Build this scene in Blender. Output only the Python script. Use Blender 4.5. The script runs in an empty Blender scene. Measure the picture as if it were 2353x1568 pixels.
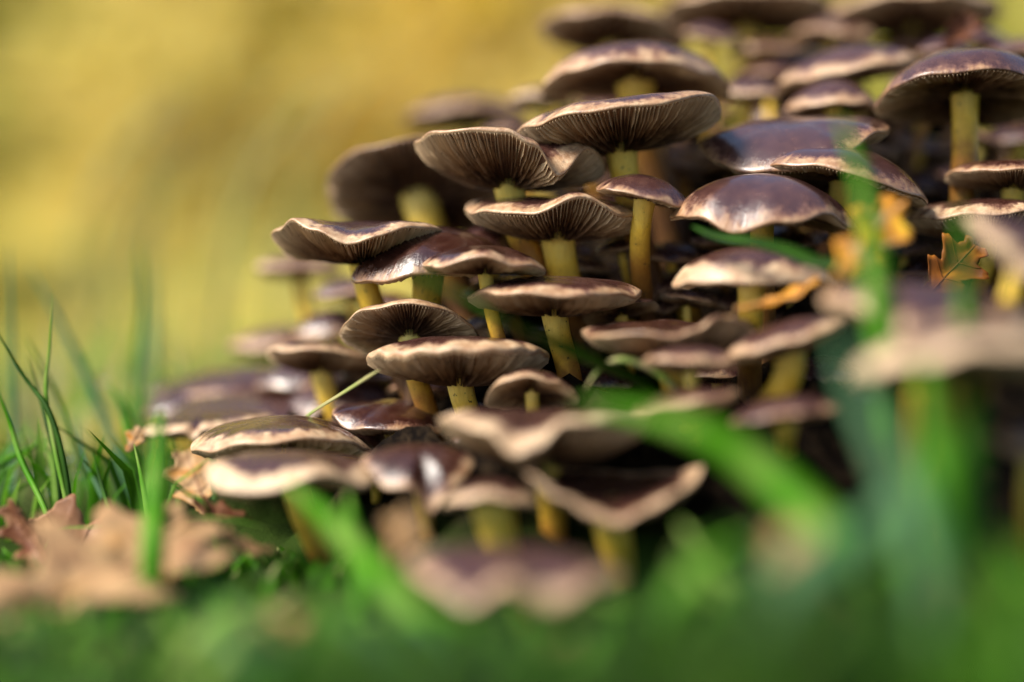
import bpy, math, random
import numpy as np
from mathutils import Vector, Matrix, noise as mnoise

R_ = math.radians
random.seed(11)
S = bpy.context.scene
COL = S.collection

# ------------------------------------------------------------------ camera
LENS, CAM_Z, FPX = 60.0, 0.062, 60.0 / 36.0 * 2353.0
cam_d = bpy.data.cameras.new('camera')
cam = bpy.data.objects.new('camera', cam_d)
COL.objects.link(cam)
cam.location = (0, 0, CAM_Z)
cam.rotation_euler = (R_(90), 0, 0)
cam_d.lens = LENS
cam_d.sensor_width = 36
cam_d.clip_start = 0.01
cam_d.clip_end = 300
cam_d.dof.use_dof = True
cam_d.dof.focus_distance = 0.482
cam_d.dof.aperture_fstop = 2.1
cam_d.dof.aperture_blades = 0
S.camera = cam

# ------------------------------------------------------------------ light
SUN_AZ, SUN_EL = R_(-116), R_(45)       # azimuth clockwise from +Y, sun stands behind the camera's left shoulder
W = bpy.data.worlds.new('World')
S.world = W
W.use_nodes = True
wn, wl = W.node_tree.nodes, W.node_tree.links
sky = wn.new('ShaderNodeTexSky')
sky.sky_type = 'NISHITA'
sky.sun_disc = False
sky.sun_elevation = SUN_EL
sky.sun_rotation = SUN_AZ
sky.air_density = 1.0
sky.dust_density = 1.5
wl.new(sky.outputs[0], wn['Background'].inputs[0])
wn['Background'].inputs[1].default_value = 0.09
sd = bpy.data.lights.new('sun', 'SUN')
sd.energy = 4.2
sd.angle = R_(22)
sd.color = (1.0, 0.94, 0.83)
sun = bpy.data.objects.new('sun', sd)
COL.objects.link(sun)
sdir = Vector((math.sin(SUN_AZ) * math.cos(SUN_EL), math.cos(SUN_AZ) * math.cos(SUN_EL), math.sin(SUN_EL)))
sun.rotation_euler = sdir.to_track_quat('Z', 'Y').to_euler()
sun.location = (-3, -2, 4)
S.view_settings.view_transform = 'Standard'
S.view_settings.look = 'None'
S.view_settings.exposure = 0.95
S.view_settings.gamma = 1
S.view_settings.use_curve_mapping = False
S.render.engine = 'CYCLES'
S.cycles.use_denoising = True
S.cycles.max_bounces = 8
S.cycles.transparent_max_bounces = 8
S.cycles.sample_clamp_indirect = 4.0

# ------------------------------------------------------------------ helpers
def P(u, v, d):
    """pixel of the 2353 px wide photograph at the distance d (metres) of what it touches"""
    return Vector(((u - 1176.5) / FPX * d, d, CAM_Z + (784.0 - v) / FPX * d))

def smooth(a, b, x):
    t = min(1.0, max(0.0, (x - a) / (b - a)))
    return t * t * (3 - 2 * t)

MOUND_C = (0.10, 0.58)
TOPX = [-.17, -.11, -.05, -.02, .03, .09, .17, .215, .27, .33]
TOPZ = [0, .008, .05, .086, .125, .142, .138, .085, .028, 0]
CAPS = [(.121, .478, .034, .075)]                                # (x, y, radius, z) of every cap: the old stump below stays clear of them
def ground(x, y):
    near = 1 - smooth(1.5, 4, y)
    z = 0.0
    if 0.37 < y < 0.9 and -.18 < x < .43:
        z = float(np.interp(x, TOPX, TOPZ)) * smooth(.405, .475, y - .06 * (1 - smooth(-.09, .0, x)) + .012 * mnoise.noise(Vector((x * 30, 0, 2)))) * (1 - smooth(.70, .86, y))
        z *= 1 + .16 * mnoise.noise(Vector((x * 35, y * 35, 5)))
        z += min(1, z * 40) * (.006 * mnoise.noise(Vector((x * 90, y * 90, z * 60))) + .004 * mnoise.noise(Vector((x * 190, y * 60, 3))))
        for cx, cy, cr, cz in CAPS:
            dd = math.hypot(x - cx, y - cy)
            if dd < cr + .06:
                z = min(z, max(0.0, cz - .55 * cr - .012) + max(0.0, dd - .55 * cr) * 1.6)
    z += near * (0.004 * mnoise.noise(Vector((x * 22, y * 22, 3.1))) + 0.0018 * mnoise.noise(Vector((x * 70, y * 70, 8.1))))
    z += 0.05 * smooth(1.2, 5, y) * mnoise.noise(Vector((x * 1.1, y * 1.1, 1.0)))
    z += 0.195 * max(0.0, min(y, 26) - 2.6) * smooth(2.6, 5.0, y)
    return z

def link(o, parent=None):
    COL.objects.link(o)
    if parent is not None:
        o.parent = parent
    return o

def mesh_obj(name, verts, faces, mat, parent=None, smooth_=True, attrs=None, origin=None):
    me = bpy.data.meshes.new(name)
    v = np.asarray(verts, dtype=np.float64)
    if origin is not None:
        v = v - np.asarray(origin, dtype=np.float64)
    me.from_pydata(v.tolist(), [], faces)
    if smooth_:
        me.polygons.foreach_set('use_smooth', [True] * len(me.polygons))
    for k, (typ, data) in (attrs or {}).items():
        a = me.attributes.new(k, typ, 'POINT')
        if typ == 'FLOAT':
            a.data.foreach_set('value', np.asarray(data, dtype=np.float32))
        else:
            a.data.foreach_set('vector', np.asarray(data, dtype=np.float32).ravel())
    me.materials.append(mat)
    me.update()
    return link(bpy.data.objects.new(name, me), parent)

def empty(name, loc):
    o = bpy.data.objects.new(name, None)
    o.empty_display_size = 0.01
    o.location = loc
    return link(o)

def tag(o, label=None, cat=None, group=None, kind=None):
    if label: o['label'] = label
    if cat: o['category'] = cat
    if group: o['group'] = group
    if kind: o['kind'] = kind
    return o

def tube(pts, radii, sides=10, cap=True):
    """swept tube; returns verts, faces, and the parameter 0..1 of each vertex"""
    pts = [Vector(p) for p in pts]
    V, F, T = [], [], []
    n = len(pts)
    t0 = (pts[1] - pts[0]).normalized()
    ref = Vector((1, 0, 0)) if abs(t0.x) < 0.8 else Vector((0, 1, 0))
    a = t0.cross(ref).normalized()
    for i, p in enumerate(pts):
        t = (pts[min(n - 1, i + 1)] - pts[max(0, i - 1)]).normalized()
        a = (a - t * a.dot(t)).normalized()
        b = t.cross(a)
        for k in range(sides):
            an = 2 * math.pi * k / sides
            r = radii[i] if not callable(radii) else radii(i / (n - 1), an)
            V.append(p + (a * math.cos(an) + b * math.sin(an)) * r)
            T.append(i / (n - 1))
    for i in range(n - 1):
        for k in range(sides):
            k2 = (k + 1) % sides
            F.append((i * sides + k, i * sides + k2, (i + 1) * sides + k2, (i + 1) * sides + k))
    if cap:
        F.append(tuple(range(sides - 1, -1, -1)))
        F.append(tuple((n - 1) * sides + k for k in range(sides)))
    return V, F, T

def bez(p0, p1, p2, p3, n):
    out = []
    for i in range(n + 1):
        t = i / n
        out.append(p0 * (1 - t) ** 3 + p1 * 3 * t * (1 - t) ** 2 + p2 * 3 * t * t * (1 - t) + p3 * t ** 3)
    return out

def catmull(pts, n):
    pts = [Vector(p) for p in pts]
    q = [pts[0] * 2 - pts[1]] + pts + [pts[-1] * 2 - pts[-2]]
    out = []
    for i in range(1, len(q) - 2):
        for k in range(n):
            t = k / n
            a, b, c, d = q[i - 1], q[i], q[i + 1], q[i + 2]
            out.append(0.5 * ((2 * b) + (c - a) * t + (2 * a - 5 * b + 4 * c - d) * t * t + (3 * b - a - 3 * c + d) * t ** 3))
    out.append(pts[-1])
    return out

# ------------------------------------------------------------------ materials
def new_mat(name):
    m = bpy.data.materials.new(name)
    m.use_nodes = True
    nt = m.node_tree
    return m, nt, nt.nodes['Principled BSDF']

class N:
    def __init__(s, nt): s.nt = nt
    def n(s, t, **k):
        x = s.nt.nodes.new(t)
        for a, b in k.items(): setattr(x, a, b)
        return x
    def l(s, a, b): s.nt.links.new(a, b)
    def attr(s, name, typ='GEOMETRY', out='Fac'):
        return s.n('ShaderNodeAttribute', attribute_name=name, attribute_type=typ).outputs[out]
    def val(s, sock, v):
        if hasattr(v, 'is_output') or isinstance(v, bpy.types.NodeSocket): s.l(v, sock)
        else: sock.default_value = v
    def math(s, op, a, b=0.0, c=None, clamp=False):
        x = s.n('ShaderNodeMath', operation=op, use_clamp=clamp)
        s.val(x.inputs[0], a); s.val(x.inputs[1], b)
        if c is not None: s.val(x.inputs[2], c)
        return x.outputs[0]
    def rng(s, v, a, b, c=0.0, d=1.0, sm=True):
        x = s.n('ShaderNodeMapRange', interpolation_type='SMOOTHSTEP' if sm else 'LINEAR')
        s.val(x.inputs['Value'], v); s.val(x.inputs['From Min'], a); s.val(x.inputs['From Max'], b)
        s.val(x.inputs['To Min'], c); s.val(x.inputs['To Max'], d)
        return x.outputs[0]
    def mix(s, f, a, b):
        x = s.n('ShaderNodeMix', data_type='RGBA')
        s.val(x.inputs[0], f)
        for i, c in ((6, a), (7, b)):
            if isinstance(c, tuple): x.inputs[i].default_value = (*c, 1) if len(c) == 3 else c
            else: s.l(c, x.inputs[i])
        return x.outputs[2]
    def noise(s, vec, scale, detail=4, rough=0.55, off=None):
        x = s.n('ShaderNodeTexNoise')
        if off is not None:
            add = s.n('ShaderNodeVectorMath', operation='ADD')
            s.l(vec, add.inputs[0]); s.l(off, add.inputs[1]); vec = add.outputs[0]
        if vec is not None: s.l(vec, x.inputs['Vector'])
        x.inputs['Scale'].default_value = scale
        x.inputs['Detail'].default_value = detail
        x.inputs['Roughness'].default_value = rough
        return x.outputs['Fac']
    def scl(s, vec, xyz):
        x = s.n('ShaderNodeVectorMath', operation='MULTIPLY')
        s.l(vec, x.inputs[0]); x.inputs[1].default_value = xyz
        return x.outputs[0]
    def ramp(s, fac, stops):
        x = s.n('ShaderNodeValToRGB')
        e = x.color_ramp.elements
        while len(e) < len(stops): e.new(0.5)
        for el, (p, c) in zip(e, stops):
            el.position = p; el.color = (*c, 1)
        s.l(fac, x.inputs[0])
        return x.outputs[0]
    def bump(s, h, strength, dist, prev=None):
        x = s.n('ShaderNodeBump')
        x.inputs['Strength'].default_value = strength
        x.inputs['Distance'].default_value = dist
        s.l(h, x.inputs['Height'])
        if prev is not None: s.l(prev, x.inputs['Normal'])
        return x.outputs[0]
    def objrnd(s, k=37.0):
        oi = s.n('ShaderNodeObjectInfo')
        m = s.math('MULTIPLY', oi.outputs['Random'], k)
        c = s.n('ShaderNodeCombineXYZ')
        s.l(m, c.inputs[0]); s.l(m, c.inputs[1]); s.l(m, c.inputs[2])
        return c.outputs[0], oi.outputs['Random']

def mat_cap():
    m, nt, b = new_mat('cap_skin'); g = N(nt)
    off, rnd = g.objrnd()
    rad = g.attr('rad'); pol = g.attr('pol', out='Vector')
    oc = g.n('ShaderNodeTexCoord').outputs['Object']
    tone = g.attr('tone', 'OBJECT'); pale = g.attr('pale', 'OBJECT'); wet = g.attr('wet', 'OBJECT')
    n1 = g.noise(g.scl(pol, (2.2, 2.2, 1.2)), 1.0, 3, 0.6, off)
    n2 = g.noise(oc, 260, 6, 0.65, off)
    n3 = g.noise(oc, 900, 4, 0.6, off)
    fib = g.noise(g.scl(pol, (42, 42, 2.0)), 1.0, 3, 0.6, off)
    e = g.math('ADD', rad, g.math('MULTIPLY', g.math('SUBTRACT', n1, 0.5), 0.42))
    e = g.math('ADD', e, g.math('MULTIPLY', g.math('SUBTRACT', n2, 0.5), 0.30))
    e = g.math('ADD', e, g.math('MULTIPLY', g.math('SUBTRACT', fib, 0.5), 0.10))
    lo = g.math('SUBTRACT', 0.96, g.math('MULTIPLY', pale, 0.36))
    hi = g.math('ADD', lo, 0.20)
    mask = g.rng(e, lo, hi)
    ctr = g.mix(tone, (0.030, 0.008, 0.005), (0.058, 0.024, 0.021))
    ctr = g.mix(g.rng(n2, 0.35, 0.75), ctr, g.mix(0.4, ctr, (0.13, 0.055, 0.035)))
    cream = g.rng(g.math('ADD', g.math('MULTIPLY', pale, 0.75), g.math('MULTIPLY', g.math('SUBTRACT', n2, 0.5), 1.2)), 0.15, 0.95)
    rim = g.mix(cream, (0.32, 0.165, 0.08), (0.74, 0.55, 0.34))
    mid = g.mix(0.5, ctr, (0.22, 0.105, 0.07))
    col = g.mix(g.rng(mask, 0.0, 0.45), ctr, mid)
    col = g.mix(g.rng(mask, 0.3, 1.0), col, rim)
    spot = g.rng(g.noise(oc, 420, 5, 0.7, off), 0.55, 0.68)
    col = g.mix(g.math('MULTIPLY', spot, 0.65), col, (0.05, 0.022, 0.015))
    g.l(col, b.inputs['Base Color'])
    rgh = g.math('ADD', g.rng(n2, 0.3, 0.7, 0.22, 0.38), g.math('MULTIPLY', mask, 0.22))
    g.l(g.math('SUBTRACT', rgh, g.math('MULTIPLY', wet, 0.10)), b.inputs['Roughness'])
    g.l(g.math('MULTIPLY', wet, g.math('SUBTRACT', 1.0, g.math('MULTIPLY', mask, 0.7))), b.inputs['Coat Weight'])
    b.inputs['Coat Roughness'].default_value = 0.16
    b.inputs['Specular IOR Level'].default_value = 0.75
    nm = g.bump(fib, 0.35, 0.0004)
    nm = g.bump(n3, 0.25, 0.0003, nm)
    nm = g.bump(n2, 0.35, 0.0009, nm)
    g.l(nm, b.inputs['Normal'])
    return m

def mat_gill():
    m, nt, b = new_mat('gill_flesh'); g = N(nt)
    off, rnd = g.objrnd()
    rad = g.attr('rad'); pol = g.attr('pol', out='Vector')
    oc = g.n('ShaderNodeTexCoord').outputs['Object']
    pale = g.attr('pale', 'OBJECT')
    n1 = g.noise(oc, 160, 5, 0.65, off)
    n2 = g.noise(g.scl(pol, (60, 60, 3)), 1.0, 2, 0.5, off)
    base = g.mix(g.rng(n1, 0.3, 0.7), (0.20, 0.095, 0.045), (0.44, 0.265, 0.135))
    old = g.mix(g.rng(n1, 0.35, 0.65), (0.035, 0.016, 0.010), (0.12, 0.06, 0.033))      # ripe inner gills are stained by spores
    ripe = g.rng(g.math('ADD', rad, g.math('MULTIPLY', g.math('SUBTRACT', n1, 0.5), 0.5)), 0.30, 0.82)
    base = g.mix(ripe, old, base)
    base = g.mix(g.math('MULTIPLY', g.rng(rad, 0.62, 0.98), g.rng(pale, 0.0, 1.0, 0.45, 1.0)), base, (0.74, 0.55, 0.34))
    base = g.mix(g.rng(n2, 0.2, 0.8, 0.0, 0.35), base, (0.16, 0.075, 0.04))
    sp = g.rng(g.noise(oc, 380, 5, 0.75, off), 0.58, 0.70)
    base = g.mix(g.math('MULTIPLY', sp, 0.75), base, (0.045, 0.022, 0.014))
    g.l(base, b.inputs['Base Color'])
    b.inputs['Roughness'].default_value = 0.62
    b.inputs['Specular IOR Level'].default_value = 0.3
    return m

def mat_stem():
    m, nt, b = new_mat('stem_flesh'); g = N(nt)
    off, rnd = g.objrnd()
    t = g.attr('rad')
    oc = g.n('ShaderNodeTexCoord').outputs['Object']
    fib = g.noise(g.scl(oc, (900, 900, 70)), 1.0, 4, 0.6, off)
    n1 = g.noise(oc, 130, 5, 0.65, off)
    e = g.math('ADD', t, g.math('MULTIPLY', g.math('SUBTRACT', n1, 0.5), 0.5))
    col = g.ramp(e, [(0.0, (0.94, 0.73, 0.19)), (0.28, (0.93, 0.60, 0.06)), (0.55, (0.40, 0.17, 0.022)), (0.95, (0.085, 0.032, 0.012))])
    col = g.mix(g.rng(fib, 0.4, 0.75, 0.0, 0.3), col, (0.45, 0.24, 0.03))
    sp = g.rng(g.noise(oc, 700, 3, 0.6, off), 0.64, 0.71)
    col = g.mix(g.math('MULTIPLY', sp, 0.85), col, (0.06, 0.03, 0.012))
    g.l(col, b.inputs['Base Color'])
    b.inputs['Roughness'].default_value = 0.5
    b.inputs['Subsurface Weight'].default_value = 0.04
    b.inputs['Subsurface Radius'].default_value = (0.004, 0.002, 0.0008)
    b.inputs['Subsurface Scale'].default_value = 1.0
    g.l(g.bump(fib, 0.4, 0.0005), b.inputs['Normal'])
    return m

def mat_leafy(name, stops, trans=0.45, rough=0.45, nscale=200.0, spots=None):
    """thin leaf tissue: colour from the mesh attribute 'tint', part of the light passes through"""
    m, nt, b = new_mat(name); g = N(nt)
    off, rnd = g.objrnd()
    oc = g.n('ShaderNodeTexCoord').outputs['Object']
    n1 = g.noise(oc, nscale, 5, 0.65, off)
    t = g.math('ADD', g.attr('tint'), g.math('MULTIPLY', g.math('SUBTRACT', n1, 0.5), 0.35), clamp=True)
    col = g.ramp(t, stops)
    if spots:
        s1 = g.rng(g.noise(oc, spots[1], 5, 0.7, off), 0.56, 0.70)
        col = g.mix(g.math('MULTIPLY', s1, 0.7), col, spots[0])
    g.l(col, b.inputs['Base Color'])
    b.inputs['Roughness'].default_value = rough
    b.inputs['Specular IOR Level'].default_value = 0.22
    g.l(g.bump(n1, 0.3, 0.0006), b.inputs['Normal'])
    tr = g.n('ShaderNodeBsdfTranslucent')
    g.l(col, tr.inputs['Color'])
    mx = g.n('ShaderNodeMixShader')
    mx.inputs[0].default_value = trans
    g.l(b.outputs[0], mx.inputs[1]); g.l(tr.outputs[0], mx.inputs[2])
    g.l(mx.outputs[0], nt.nodes['Material Output'].inputs['Surface'])
    return m

def mat_ground():
    m, nt, b = new_mat('forest_floor'); g = N(nt)
    pos = g.n('ShaderNodeNewGeometry').outputs['Position']
    sep = g.n('ShaderNodeSeparateXYZ'); g.l(pos, sep.inputs[0])
    n1 = g.noise(pos, 60, 6, 0.65)
    n2 = g.noise(pos, 7, 5, 0.6)
    n3 = g.noise(pos, 0.55, 3, 0.5)
    soil = g.mix(g.rng(n1, 0.3, 0.7), (0.012, 0.008, 0.005), (0.045, 0.03, 0.016))
    moss = g.mix(n1, (0.008, 0.018, 0.003), (0.028, 0.05, 0.006))
    near = g.mix(g.rng(n2, 0.25, 0.5), soil, moss)
    litter = g.ramp(g.math('ADD', g.math('MULTIPLY', n2, 0.25), g.math('MULTIPLY', n3, 0.75)),
                    [(0.36, (0.19, 0.21, 0.055)), (0.46, (0.37, 0.32, 0.09)), (0.56, (0.52, 0.40, 0.10)), (0.66, (0.37, 0.34, 0.085))])
    far = g.rng(sep.outputs[1], 0.75, 1.6)
    near = g.mix(g.rng(sep.outputs[2], 0.008, 0.022), near, g.mix(g.rng(g.noise(pos, 240, 5, 0.7), 0.4, 0.7), (0.004, 0.0026, 0.002), (0.028, 0.018, 0.010)))  # near-black rotten wood by height; also paints the clump's deep shade
    g.l(g.mix(far, near, litter), b.inputs['Base Color'])
    b.inputs['Roughness'].default_value = 0.95
    b.inputs['Specular IOR Level'].default_value = 0.05
    g.l(g.bump(n1, 0.6, 0.004), b.inputs['Normal'])
    return m

def mat_bark():
    m, nt, b = new_mat('bark'); g = N(nt)
    oc = g.n('ShaderNodeTexCoord').outputs['Object']
    n1 = g.noise(g.scl(oc, (14, 14, 3)), 1.0, 6, 0.65)
    g.l(g.mix(g.rng(n1, 0.3, 0.7), (0.035, 0.026, 0.018), (0.15, 0.115, 0.08)), b.inputs['Base Color'])
    b.inputs['Roughness'].default_value = 0.9
    g.l(g.bump(n1, 0.8, 0.02), b.inputs['Normal'])
    return m

def mat_water():
    m, nt, b = new_mat('dew')
    b.inputs['Base Color'].default_value = (1, 1, 1, 1)
    b.inputs['Roughness'].default_value = 0.02
    b.inputs['IOR'].default_value = 1.33
    b.inputs['Transmission Weight'].default_value = 1.0
    return m

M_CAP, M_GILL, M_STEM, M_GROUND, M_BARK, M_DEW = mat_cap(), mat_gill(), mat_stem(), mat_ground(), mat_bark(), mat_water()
M_GRASS = mat_leafy('grass_tissue', [(0.0, (0.012, 0.036, 0.004)), (0.3, (0.034, 0.115, 0.004)), (0.6, (0.085, 0.31, 0.002)),
                                     (0.8, (0.26, 0.42, 0.07)), (1.0, (0.46, 0.42, 0.19))], 0.42, 0.55, 120)
M_BLUEGRASS = mat_leafy('glaucous_grass_tissue', [(0.0, (0.04, 0.12, 0.05)), (1.0, (0.14, 0.30, 0.13))], 0.35, 0.45, 120)
M_DEAD = mat_leafy('dead_leaf_tissue', [(0.0, (0.14, 0.045, 0.02)), (0.25, (0.34, 0.17, 0.085)), (0.5, (0.53, 0.335, 0.165)),
                                        (0.72, (0.60, 0.24, 0.022)), (1.0, (0.66, 0.44, 0.035))], 0.25, 0.5, 160, ((0.10, 0.045, 0.03), 110))
M_AUTUMN = mat_leafy('autumn_leaf_tissue', [(0.0, (0.25, 0.32, 0.07)), (0.3, (0.52, 0.52, 0.13)), (0.55, (0.70, 0.60, 0.17)),
                                            (0.75, (0.71, 0.55, 0.22)), (1.0, (0.88, 0.68, 0.09))], 0.5, 0.7, 3)

# ------------------------------------------------------------------ mushrooms
def wave_fn(ctrl, rng, amp=0.035):
    ph = [(k, amp / k ** 0.6 * rng.uniform(0.3, 1), rng.uniform(0, 6.28)) for k in (2, 3, 5, 7)]
    c = sorted(((a % 360), z) for a, z in (ctrl or []))
    def f(th):
        v = sum(a * math.sin(k * th + p) for k, a, p in ph)
        if c:
            d = math.degrees(th) % 360
            n = len(c)
            for i in range(n):
                a0, z0 = c[i]; a1, z1 = c[(i + 1) % n]
                if i == n - 1: a1 += 360
                dd = d if d >= a0 else d + 360
                if a0 <= dd <= a1:
                    t = (dd - a0) / max(1e-6, a1 - a0)
                    zm = c[i - 1][1]; zp = c[(i + 2) % n][1]
                    tt = t * t * (3 - 2 * t)
                    v += z0 + (z1 - z0) * tt
                    break
        return v
    return f

def mushroom(u, v, hw, d, label, pitch=0, roll=0, H=0.25, B=0.2, wave=None, tone=0.5, pale=0.5, wet=0.3, stem=None,
             lean=None, ripple=None, curl=0.06, asp=0.92, gills=None, seed=None, thick=0.028, umbo=0.0, group='mushrooms of the clump'):
    seed = seed if seed is not None else int(u * 7 + v * 13)
    rng = random.Random(seed)
    C = P(u, v, d)
    R = hw / FPX * d
    rot = Matrix.Rotation(R_(-pitch), 3, 'X') @ Matrix.Rotation(R_(-roll), 3, 'Y')
    wf = wave_fn(wave, rng)
    ph = [rng.uniform(0, 6.28) for _ in range(4)]
    rip = ripple or (0.012, 11)
    nz = Vector((rng.uniform(0, 50), rng.uniform(0, 50), 0))
    NT = 120
    def rr(th):
        return 1 + 0.022 * math.sin(2 * th + ph[0]) + 0.018 * math.sin(3 * th + ph[1]) + 0.012 * math.sin(7 * th + ph[2])
    wcache = {}
    def wv(th):
        k = round(th, 5)
        if k not in wcache: wcache[k] = (wf(th), rip[0] * math.sin(rip[1] * th + ph[3] + 1.3 * math.sin(2 * th)))
        return wcache[k]
    def shared(rho, th):
        a, b = wv(th)
        z = a * rho ** 2.0 + b * rho ** 5
        c = max(0.0, (rho - 0.72) / 0.28)
        return z - curl * c * c
    def top(rho, th):
        p = Vector((math.cos(th) * rho * 2.2, math.sin(th) * rho * 2.2, 0)) + nz
        return (H * (1 - rho ** 2.1) + umbo * math.exp(-(rho / 0.22) ** 2) + shared(rho, th)
                + 0.03 * mnoise.noise(p) * (0.4 + 0.6 * rho))
    def bot(rho, th):
        z = -thick - B * (1 - rho ** 2.6) + shared(rho, th)
        return min(z, top(rho, th) - (0.07 - 0.035 * max(0.0, (rho - .8) * 5)))
    def pt(rho, th, z):
        k = rr(th) * rho * R
        return C + rot @ Vector((math.cos(th) * k, math.sin(th) * k * asp, z * R))
    # cap: top skin, rounded margin, flesh below
    V, F, rad, pol = [], [], [], []
    def ring(rho, zf, srad):
        i0 = len(V)
        for k in range(NT):
            th = 2 * math.pi * k / NT
            V.append(pt(rho, th, zf(th)))
            rad.append(srad); pol.append((math.cos(th), math.sin(th), srad))
        return i0
    V.append(pt(0, 0, top(0, 0))); rad.append(0); pol.append((0, 0, 0))
    rings = []
    for rho in (0.06, 0.14, 0.24, 0.34, 0.44, 0.54, 0.63, 0.71, 0.78, 0.84, 0.89, 0.93, 0.965, 0.99):
        rings.append(ring(rho, lambda th, r=rho: top(r, th), rho))
    rings.append(ring(1.006, lambda th: (top(1, th) * 0.7 + bot(1, th) * 0.3), 1.0))
    rings.append(ring(1.0, lambda th: (top(1, th) * 0.15 + bot(1, th) * 0.85), 1.02))
    nskin = len(rings)
    for rho in (0.972, 0.85, 0.65, 0.45, 0.28, 0.12):
        rings.append(ring(rho, lambda th, r=rho: bot(r, th), rho * .6))
    for k in range(NT):
        F.append((0, 1 + k, 1 + (k + 1) % NT))
    for a, b in zip(rings, rings[1:]):
        for k in range(NT):
            k2 = (k + 1) % NT
            F.append((a + k, b + k, b + k2, a + k2))
    F.append(tuple(rings[-1] + k for k in range(NT)))
    # stem
    sr = (stem / 2 / FPX * d) if stem else R * 0.155
    at = C + rot @ Vector((0, 0, (bot(0.12, 0) + 0.06) * R))
    axis = (rot @ Vector((0, 0, 1))).normalized()
    drop = at.z - ground(at.x, at.y)
    if lean is None:
        tc = Vector((MOUND_C[0] - at.x, MOUND_C[1] - at.y, 0))
        if tc.length > 1e-6:
            tc = tc / tc.length * min(tc.length * 0.35, drop * 0.28)
        bx, by = at.x + tc.x + rng.uniform(-0.06, 0.06) * drop, at.y + tc.y
    else:
        bx, by = at.x + lean[0], at.y + lean[1]
    bz = min(ground(bx, by), at.z - 0.006)
    base = Vector((bx, by, bz))
    foot = base - Vector((0, 0, 0.006))
    L = (at - foot).length
    side = Vector((rng.uniform(-1, 1), rng.uniform(-1, 1), 0)) * L * 0.07
    cl = bez(at, at - axis * L * 0.33, foot + Vector((0, 0, L * 0.35)) + side, foot, 18)
    def srad(t, an):
        fl = 1 + 0.28 * math.exp(-(t / 0.05) ** 2) + 0.05 * math.sin(an * 2 + ph[0]) + 0.03 * math.sin(an * 5 + ph[1] + t * 4)
        return sr * fl * (1 + 0.06 * math.sin(t * 5 + ph[2]) - 0.22 * t)
    root = empty('mushroom', base)
    tag(root, label, 'mushroom', group)
    cap = mesh_obj('cap', V, F, M_CAP, root, True, {'rad': ('FLOAT', rad), 'pol': ('FLOAT_VECTOR', pol)}, base)
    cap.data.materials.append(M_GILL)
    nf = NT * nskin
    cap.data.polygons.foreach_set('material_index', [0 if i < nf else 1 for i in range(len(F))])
    cap['tone'] = float(tone); cap['pale'] = float(pale); cap['wet'] = float(wet)
    # gills
    GV, GF, gr, gp = [], [], [], []
    ng = gills or (156 if 0.44 < d < 0.56 else 90)
    for k in range(ng):
        th0 = 2 * math.pi * (k + rng.uniform(-0.18, 0.18)) / ng
        r0 = (sr / R * 0.9, 0.56, 0.32, 0.48)[k % 4] if k % 4 else sr / R * 0.9
        r0 += rng.uniform(-0.03, 0.05) if k % 4 else 0
        ns = 8 if k % 4 == 0 else 5
        kink = rng.uniform(-0.25, 0.25) * 2 * math.pi / ng
        gd = 0.08 * rng.uniform(0.7, 1.2)
        i0 = len(GV)
        for s in range(ns + 1):
            rho = r0 + (0.994 - r0) * s / ns
            th = th0 + kink * math.sin(s * 1.7)
            zb = bot(rho, th)
            ht = 0.5 * 2 * math.pi / ng * min(1.0, 0.25 + rho)
            dep = gd * min(1.0, (1.0 - rho) * 12 + 0.18) * (1.0 if k % 4 == 0 else min(1, s / 2.0 + 0.1))
            GV.append(pt(rho, th - ht * 0.36, zb + 0.02)); GV.append(pt(rho, th + ht * 0.36, zb + 0.02)); GV.append(pt(rho, th, zb - dep))
            for _ in range(3):
                gr.append(rho); gp.append((math.cos(th), math.sin(th), rho))
        for s in range(ns):
            a, b = i0 + s * 3, i0 + s * 3 + 3
            GF.append((a, a + 2, b + 2, b)); GF.append((a + 2, a + 1, b + 1, b + 2))
        GF.append((i0 + ns * 3, i0 + ns * 3 + 2, i0 + ns * 3 + 1))
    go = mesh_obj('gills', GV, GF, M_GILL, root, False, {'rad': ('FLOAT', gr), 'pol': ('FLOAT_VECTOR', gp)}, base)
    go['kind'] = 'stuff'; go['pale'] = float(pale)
    SV, SF, ST = tube(cl, srad, 16)
    zmax = 0.04 if 'half-hidden' not in group and 'shaded' not in group else 0.022      # stems rust towards the base; inner ones browner, painting in the clump's shade
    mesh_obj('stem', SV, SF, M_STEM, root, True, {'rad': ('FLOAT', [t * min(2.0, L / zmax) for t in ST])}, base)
    return root

SPECS = []
def MU(*a, **k):
    SPECS.append((a, k))
    c = P(a[0], a[1], a[3])
    r = a[2] / FPX * a[3]
    CAPS.append((c.x, c.y, r, c.z + (.3 * r + .005 if k.get('group') else 0)))      # half-hidden caps sit closer to the stump
# --- sharp caps of the left flank
MU(1170, 348, 216, .505, 'gill-side-up brown cap with one deep fold in its rim and a fringe of gills', pitch=0, H=.12, B=.30,
   wave=[(180, .12), (225, .2), (268, .2), (285, .04), (301, -.24), (324, .0), (0, -.12), (45, -.1), (90, .05), (135, .05)], tone=.6, pale=.5, stem=74)
MU(962, 425, 214, .565, 'big brown cap tipped back so its dark mottled underside faces out, behind the folded cap', pitch=29, roll=4, H=.2, B=.15,
   wave=[(180, -.02), (270, .02), (0, -.05)], tone=.6, pale=.25, stem=78)
MU(1422, 264, 238, .503, 'broad pinkish brown cap whose far side lifts to a peaked rim, yellow stem below', pitch=-2, roll=4, H=.13, B=.26,
   wave=[(180, -.06), (215, -.02), (245, .08), (275, .07), (300, .1), (325, .15), (350, .02), (40, .05), (90, .12), (140, .08)], tone=.85, pale=.45, stem=70)
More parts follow.
